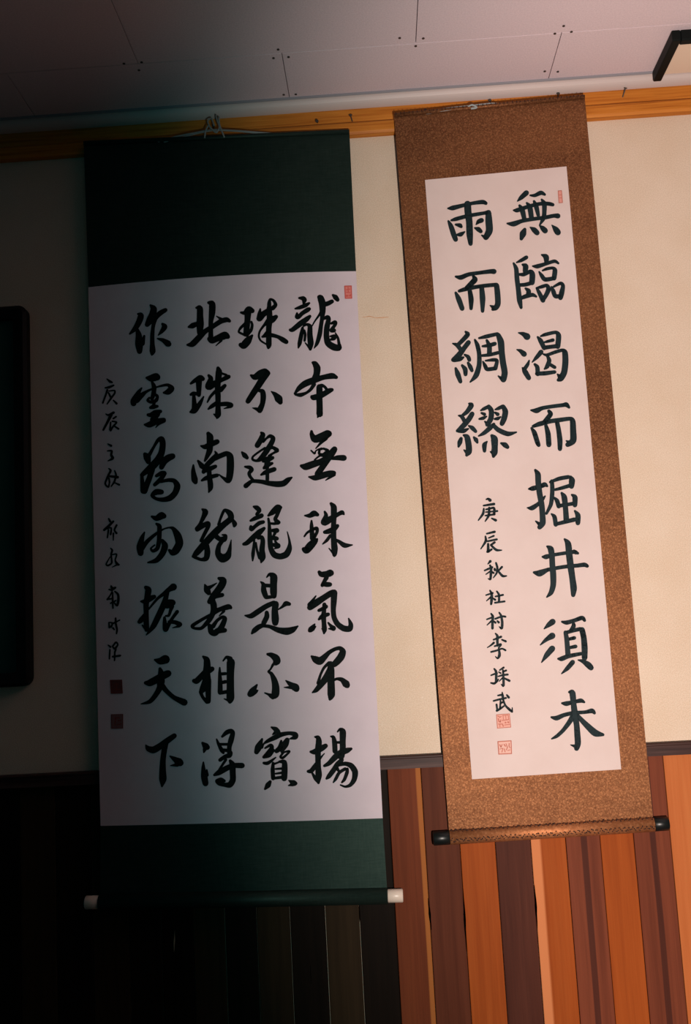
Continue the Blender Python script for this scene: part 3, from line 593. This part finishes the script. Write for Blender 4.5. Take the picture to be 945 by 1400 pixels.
SMALL = """
R 635 675 70
405,105,20 440,95,35 475,120,55;355,220,25 450,205,35 550,190,40;360,275,25 345,370,40 260,490,18;400,290,25 470,275,30 540,260,35 555,300,40 550,380,40;395,340,20 610,320,30;385,405,20 460,395,30 560,380,30;460,260,35 450,400,40 385,510,15;505,455,20 580,490,45
R 635 720 70
415,130,25 560,95,38;450,210,20 545,170,28;390,180,25 395,270,40 305,410,15;430,270,28 600,235,32;440,320,35 440,440,45 425,465,35;440,465,35 505,420,30;560,290,35 490,340,30;490,340,30 590,430,40 690,435,15
R 645 760 70
300,150,12 345,100,45;240,270,25 380,210,35;340,175,30 360,230,40 355,340,40 345,430,35 305,420,12;265,340,15 350,280,25;365,290,25 405,315,35;425,240,35 430,265,35;450,130,30 475,220,35 460,320,30 400,405,12;560,205,35 500,270,25;490,280,30 570,370,40 645,370,18
R 645 760 70
340,640,25 370,700,40 370,800,45 360,890,35;265,725,20 390,685,30;275,830,12 355,760,30;390,780,20 435,810,35;465,655,25 505,720,35 505,850,35;440,750,25 580,720,30;430,865,28 610,840,28
R 645 825 70
360,190,25 390,240,40 385,340,40 385,460,40;280,295,20 400,250,30;285,400,12 370,320,28;400,320,20 440,355,35;510,170,25 545,230,35 565,350,40 555,460,40 510,430,12;435,285,28 560,240,30 625,245,30;475,325,25 500,350,38
R 645 825 70
440,555,20 475,600,40 475,700,40 480,780,35;405,670,25 545,615,35;290,815,10 360,770,25 410,725,35;560,670,25 630,700,35;425,790,25 540,755,35 500,820,22;360,895,28 460,870,28 560,835,25 625,865,30;500,830,25 515,920,40 510,970,45 480,1015,25 440,980,12
R 650 890 70
350,330,25 385,390,40 385,570,40;290,450,20 340,430,25 400,410,30;290,590,25 350,600,35 400,560,30 430,520,15;450,355,20 525,305,30;435,390,20 470,410,25;570,360,30 520,380,25;425,470,20 510,445,30 600,435,30;510,350,25 515,400,30 520,500,35 520,640,40 480,615,12;440,560,12 510,490,22;530,500,25 630,550,38
R 655 935 70
350,215,22 430,200,35;430,155,15 440,230,40 450,300,30 490,400,30 560,470,40 610,515,30;615,515,25 615,440,12;270,315,25 360,290,28 500,260,30;515,205,25 550,250,40;400,310,25 390,450,28;325,380,30 340,490,30;400,360,25 445,335,28;330,495,35 400,455,30 460,410,25
L 115 505 70
420,175,15 480,225,45 520,240,25;390,340,25 460,330,45 545,295,30;430,380,35 390,500,30 345,620,30;460,400,20 560,390,25 565,440,30 500,530,35 425,640,20;450,430,25 490,510,35;540,570,20 600,630,40
L 115 550 70
400,215,15 450,235,35 545,190,45;500,230,60 440,350,45 355,510,35;540,300,30 590,265,30;520,350,25 600,370,30 540,440,30 490,520,35;490,370,25 480,510,30;560,440,25 635,490,35
L 115 605 70
440,25,15 500,60,40;430,155,18 510,155,35 500,230,40 530,290,50 440,340,15
L 115 605 70
455,480,20 490,520,40 440,620,35 390,760,30 450,820,30 470,720,25;460,620,35 620,640,50;565,520,20 590,600,30 560,720,35 500,810,20;560,740,20 650,780,35;460,660,30 470,740,30
L 115 695 70
455,190,25 480,240,40;540,240,35 470,310,45 370,400,40;400,380,30 500,360,25 490,480,35;450,400,30 430,540,25;600,310,35 560,400,30 600,460,35;540,460,30 540,590,15
L 115 725 70
490,330,15 520,370,35 500,450,30 510,600,30 440,650,30 410,620,25 480,490,15;500,455,15 600,440,25 575,550,25 610,620,50 640,635,35;600,640,25 520,680,10
L 120 790 70
430,150,25 460,200,60 510,180,35;390,215,20 450,230,35;450,260,25 410,330,25 360,400,30;500,250,25 560,310,40 565,420,45 540,510,40 490,460,20;460,270,20 460,400,35 465,560,25;380,395,25 460,380,30;420,470,25 520,420,25
L 120 840 70
390,150,20 400,240,35;400,150,20 460,160,25 430,230,35;515,70,30 515,160,40;450,175,30 590,105,20;515,160,35 540,280,35 530,355,25;465,250,30 490,280,25
L 120 840 70
375,565,15 420,600,35;410,650,25 400,820,25;460,590,30 520,515,30 555,560,25 500,630,40 460,600,20;520,640,30 500,700,30;460,780,30 600,760,35;500,700,25 495,850,25
"""
WK = 1.09
def big(data, place, m, parent, wk=1.0):
    ls = data.strip().split('\n')
    for i in range(0, len(ls), 2):
        x, y = (float(q) for q in ls[i].split())
        link('ink_character', glyph_bm(x, y, 110, ls[i + 1], place, wk=wk * WK), m, parent)
big(LEFT, LD(.0021), M_ink, pl)
ls = SMALL.strip().split('\n'); small = [(ls[i].split(), ls[i + 1]) for i in range(0, len(ls), 2)]
for h, st in small:
    if h[0] == 'L': link('ink_character', glyph_bm(float(h[1]), float(h[2]), float(h[3]), st, LD(.0021), wk=.95), M_ink, pl)
def seal(corners, place, m_line, m_fill, marks, parent, lw=1.3):
    """corners TL TR BR BL; marks in unit square"""
    bm = bmesh.new()
    bm.faces.new([bm.verts.new(place(.0003)(*p)) for p in corners][::-1])
    for f in bm.faces:
        f.normal_update()
        if f.normal.y > 0: f.normal_flip()
    s = link('seal_stamp', bm, m_fill, parent)
    rows = []
    for mk in marks:
        rows.append(' '.join('%f,%f,%f' % ((bil(corners, u, v_)[0] - 0) * 1.0, bil(corners, u, v_)[1], w2) for u, v_, w2 in mk))
    bm = glyph_bm(0, 0, 945, ';'.join(rows), place(.0006), wk=1.0) if rows else None
    if bm: 
        return s, bm
    return s, None
def seal_full(corners, D, m_line, m_fill, marks, parent, lw):
    fr = [[(0, 0, lw), (.5, 0, lw), (1, 0, lw)], [(1, 0, lw), (1, .5, lw), (1, 1, lw)], [(1, 1, lw), (.5, 1, lw), (0, 1, lw)], [(0, 1, lw), (0, .5, lw), (0, 0, lw)]]
    s, _ = seal(corners, lambda o: D(.0021 + o), m_line, m_fill, [], parent)
    # the carved lines are one more print, joined to the stamp as a second material
    rows = fr + marks
    txt = ';'.join(' '.join('%.3f,%.3f,%.3f' % (*bil(corners, u, v_), w2) for u, v_, w2 in mk) for mk in rows)
    bm = bmesh.new(); bm.from_mesh(s.data); bm2 = glyph_line(txt, D(.0021 + .0006))
    p = Vector((0, 0, 0)); q = s
    while q is not None: p += q.location; q = q.parent
    me2 = bpy.data.meshes.new('t'); bmesh.ops.translate(bm2, verts=bm2.verts, vec=-p)
    for f in bm2.faces: f.material_index = 1
    bm2.to_mesh(me2); bm2.free(); bm.from_mesh(me2); bm.to_mesh(s.data); bm.free(); bpy.data.meshes.remove(me2)
    s.data.materials.append(m_line)
    return s
def glyph_line(strokes, place):
    bm = bmesh.new()
    for st in strokes.split(';'):
        pts = [tuple(float(q) for q in p.split(',')) for p in st.split()]
        for (x, y, ww), (x2, y2, w2) in zip(pts, pts[1:]):
            dx, dy = x2 - x, y2 - y; l = math.hypot(dx, dy) or 1
            ex, ey = dx / l * ww * .3, dy / l * ww * .3
            nx, ny = -dy / l, dx / l
            vs = [bm.verts.new(place(*p)) for p in ((x - ex + nx * ww / 2, y - ey + ny * ww / 2), (x2 + ex + nx * w2 / 2, y2 + ey + ny * w2 / 2),
                                                    (x2 + ex - nx * w2 / 2, y2 + ey - ny * w2 / 2), (x - ex - nx * ww / 2, y - ey - ny * ww / 2))]
            f = bm.faces.new(vs); f.normal_update()
            if f.normal.y > 0: f.normal_flip()
    return bm
seal_full([(471.5, 391.3), (480.4, 391), (481, 407.6), (472.3, 407.8)], LD, M_seal, mat('cinnabar_mid', (.66, .20, .17), .7, .2)[0],
          [[(.2, .3, 1.2), (.8, .25, 1.2)], [(.5, .1, 1.3), (.5, .5, 1.2)], [(.15, .8, 2.6), (.4, .8, 2.2)], [(.7, .8, 2.6), (.9, .75, 2.2)], [(.2, .5, 1), (.8, .55, 1)]], pl, 1.5)
seal_full([(150.8, 930), (166.5, 929.6), (167.5, 947.6), (152, 948)], LD, M_seal_dk, mat('cinnabar_deep', (.12, .03, .03), .7, .2)[0],
          [[(.3, .3, 1.0), (.7, .3, 1.0)], [(.5, .2, 1.0), (.5, .8, 1.2)], [(.3, .7, 1.2), (.75, .7, 1.2)]], pl, 1.0)
seal_full([(152.2, 977), (168, 976.6), (168, 995.4), (152.6, 995.6)], LD, M_seal_dk, mat('cinnabar_dull', (.18, .08, .08), .7, .2)[0],
          [[(.3, .25, 1.2), (.7, .25, 1.2)], [(.35, .3, 1.2), (.3, .8, 1.2)], [(.6, .45, 1.4), (.85, .45, 1.4)], [(.5, .75, 1.2), (.85, .7, 1.2)]], pl, 1.0)

# ---------------------------------------------------------------- right scroll
RD = make_depth(-.038, -.034, 150, 1130, .0012, 2.1)
R_root = empty('hanging_scroll', W(753, 1135, -.02))
tag(R_root, 'narrow brown gold brocade hanging scroll with two columns of upright block characters', 'scroll', 'hanging calligraphy scrolls')
oTL, oTR, oBR, oBL = (538.9, 156.8), (799.4, 131.6), (893.7, 1127), (614.6, 1144)
iTL, iTR, iBR, iBL = (581.2, 246.3), (774.6, 227.8), (849.4, 1051.7), (645.5, 1065.3)
link('mount', sheet([oTL, oTR, oBR, oBL], RD(0), .0010, 20, 60), M_broc, R_root)
pr = link('paper', sheet([iTL, iTR, iBR, iBL], RD(.0008), .0012, 16, 40), M_pap_r, R_root)
a, b2 = RD(.004)(538.9, 157.5), RD(.004)(799.4, 132.3)
bm = bmesh.new(); tube(bm, [a, b2], .0052, 12); link('top_stave', bm, M_broc, R_root, smooth=True)
# small dark stitches along the stave
bm = bmesh.new()
for k in range(46):
    t = (k + .5) / 46; p = a.lerp(b2, t)
    dx = random.uniform(-.002, .002)
    box(bm, (p.x - .0007 + dx, p.y - .0058, p.z - .001), (p.x + .0009 + dx, p.y - .0040, p.z + random.uniform(.0035, .0055)))
o = link('stitching', bm, M_brdk, R_root)
ry = -.036
a, b2 = W(615, 1145, ry), W(893.8, 1127, ry)
rod('roller', a, b2, .0165, M_broc2, R_root)
e = (b2 - a).normalized()
# brocade edging threads: two scalloped dark rows running round the roller
bm = bmesh.new(); up = Vector((0, 0, 1)); L = (b2 - a).length
for ang, sgn in ((70, 1), (-14, -1)):
    n = 150
    for k in range(n):
        t = (k + .5) / n; aa = math.radians(ang + 13 * math.sin(k * 1.9) + random.uniform(-5, 5))
        p = a.lerp(b2, t) + Vector((0, -math.cos(aa), math.sin(aa))) * .0166
        q = p + e * random.uniform(.0012, .0024) + Vector((0, 0, random.uniform(-.0022, .0022)))
        tube(bm, [p - e * .0010, q], random.uniform(.0011, .0019), 5)
bmo = link('edging_thread', bm, M_brdk, R_root); tag(bmo, kind='stuff')
rod('roller_knob', a - e * .039, a - e * .0002, .0160, M_black, R_root, ends=.0015)
rod('roller_knob', b2 + e * .0002, b2 + e * .034, .0160, M_black, R_root, ends=.0015)
bm = bmesh.new()
tube(bm, cpath([(583, 154.5, -.041), (600, 150, -.042), (622, 147, -.042), (645, 144.5, -.042), (672, 141.5, -.042), (690, 143, -.041), (700, 143.5, -.040)]), .0022, 8)
tube(bm, cpath([(583, 155, -.041), (610, 151, -.044), (640, 147, -.044), (668, 142, -.043)]), .0026, 8)
tube(bm, cpath([(640, 146, -.045), (646, 143.5, -.047), (652, 147, -.047), (644, 148.5, -.047)]), .0026, 8)
link('hanging_cord', bm, M_cordb, R_root, smooth=True)
big(RIGHT, RD(.0027), M_ink2, pr, .94)
for h, st in small:
    if h[0] == 'R': link('ink_character', glyph_bm(float(h[1]), float(h[2]), float(h[3]), st, RD(.0027), wk=1.08), M_ink2, pr)
RDs = lambda o: RD(o + .0006)
seal_full([(763.4, 261), (768.0, 260.6), (769.3, 276.9), (764.4, 277.3)], RDs, M_seal2, mat('cinnabar_rose', (.62, .27, .23), .7, .2)[0],
          [[(.2, .35, .9), (.8, .35, .9)], [(.2, .6, .9), (.8, .6, .9)]], pr, 1.0)
seal_full([(679, 977.2), (696.7, 976), (698.6, 994.2), (680.3, 995.6)], RDs, M_seal2, M_seal_in,
          [[(.1, .1, 1.4), (.25, .2, 1.2), (.35, .15, 1.2)], [(.12, .3, 1.6), (.15, .5, 1.6), (.25, .55, 1.6), (.3, .4, 1.2)], [(.4, .45, 1.2), (.9, .42, 1.2)],
           [(.45, .1, .9), (.9, .08, .9)], [(.5, .1, .9), (.5, .38, .9)], [(.7, .1, .9), (.7, .38, .9)], [(.9, .1, .9), (.9, .38, .9)],
           [(.62, .62, 2.2), (.66, .64, 2.0)], [(.82, .60, 2.2), (.88, .64, 2.0)], [(.1, .7, 1.2), (.4, .72, 1.2), (.45, .9, 1.6)], [(.2, .75, 1.0), (.2, .92, 1.0)], [(.55, .8, .9), (.95, .78, .9)]], pr, .9)
seal_full([(681, 1014), (699, 1012.8), (699.6, 1030.3), (682.2, 1031)], RDs, M_seal2, mat('cinnabar_faint', (.66, .40, .34), .7, .2)[0],
          [[(.12, .25, 1.6), (.2, .45, 1.4), (.3, .25, 1.2)], [(.45, .25, 1.6), (.55, .4, 1.6)], [(.6, .2, 1.2), (.7, .5, 1.2), (.6, .7, 1.2)], [(.85, .2, 1.4), (.82, .4, 1.2), (.9, .55, 1.2)],
           [(.1, .6, .9), (.35, .55, .9), (.25, .85, 1.2)], [(.45, .6, 1.2), (.5, .85, 1.2)], [(.7, .75, 1.0), (.9, .7, 1.0)]], pr, 1.3)

# ---------------------------------------------------------------- dark framed board at the left
FB = empty('framed_board', W(-60, 937, -.01))
tag(FB, 'dark green board in a black rounded frame on the left wall', 'board')
p_tr, p_br = W(30, 418, -.03), W(46, 935, -.03)
fx1 = (W(30, 430, -.03).x + W(46, 925, -.03).x) / 2
fz1, fz0 = W(20, 417, -.03).z, W(38, 938, -.03).z
fx0 = fx1 - .72; fr = .034
def round_rect(x0, x1, z0, z1, r, n=6):
    out = []
    for cx, cz, a0 in ((x1 - r, z1 - r, 0), (x0 + r, z1 - r, 90), (x0 + r, z0 + r, 180), (x1 - r, z0 + r, 270)):
        for k in range(n + 1):
            aa = math.radians(a0 + 90 * k / n); out.append((cx + r * math.cos(aa), cz + r * math.sin(aa)))
    return out
bm = bmesh.new()
po, pi_ = round_rect(fx0, fx1, fz0, fz1, .022), round_rect(fx0 + fr, fx1 - fr, fz0 + fr, fz1 - fr, .006)
n = len(po)
lay = [[bm.verts.new((x, y, z)) for x, z in p] for p, y in ((po, -.0005), (po, -.024), ([(x + (a3 - x) * .25, z + (c3 - z) * .25) for (x, z), (a3, c3) in zip(po, pi_)], -.031), (pi_, -.028), (pi_, -.006))]
for A, Bq in zip(lay, lay[1:]):
    for k in range(n): bm.faces.new((A[k], A[(k + 1) % n], Bq[(k + 1) % n], Bq[k]))
bmesh.ops.recalc_face_normals(bm, faces=bm.faces)
M_fr = mat('black_frame', (.008, .006, .006), .5, .15)[0]
link('frame', bm, M_fr, FB)
bm = bmesh.new(); box(bm, (fx0 + fr - .006, -.010, fz0 + fr - .006), (fx1 - fr + .006, -.004, fz1 - fr + .006))
M_brd, nt, b = mat('dark_green_board', (.015, .055, .04), .5, .3)
nt.links.new(ramp(nt, noise(nt, coords(nt), 4, 4), [(.3, (.010, .04, .03)), (.7, (.02, .07, .052))]), b.inputs['Base Color'])
link('panel', bm, M_brd, FB)

# ---------------------------------------------------------------- black-railed beige panel on the ceiling, top right
zt = H - .012
q1, q2 = Cp(898, 104.5, zt), Cp(923, 50.5, zt)
xr = (q1.x + q2.x) / 2
CB = empty('railed_panel', (xr + .4, q2.y, H))
tag(CB, 'beige ceiling panel edged by a black bent rail, in the top right corner', 'panel')
yn, yfz = q1.y - .001, q2.y
bm = bmesh.new(); box(bm, (xr, yfz, H - .009), (xr + .8, min(yn + .0, -COVE - .001), H - .0005), .001)
link('panel', bm, M_beige, CB)
rw = .0105
bm = bmesh.new(); box(bm, (xr - rw, yfz - rw, H - .028), (xr + rw, min(yn + .0, -COVE - .001), H - .0005), .003)
link('rail', bm, M_blackm, CB)
bm = bmesh.new(); box(bm, (xr + rw + .0003, yfz - rw, H - .028), (xr + .8 - rw - .0003, yfz + rw, H - .0005), .003)
link('rail', bm, M_blackm, CB)
bm = bmesh.new(); box(bm, (xr + .8 - rw, yfz - rw, H - .028), (xr + .8 + rw, min(yn + .0, -COVE - .001), H - .0005), .003)
link('rail', bm, M_blackm, CB)
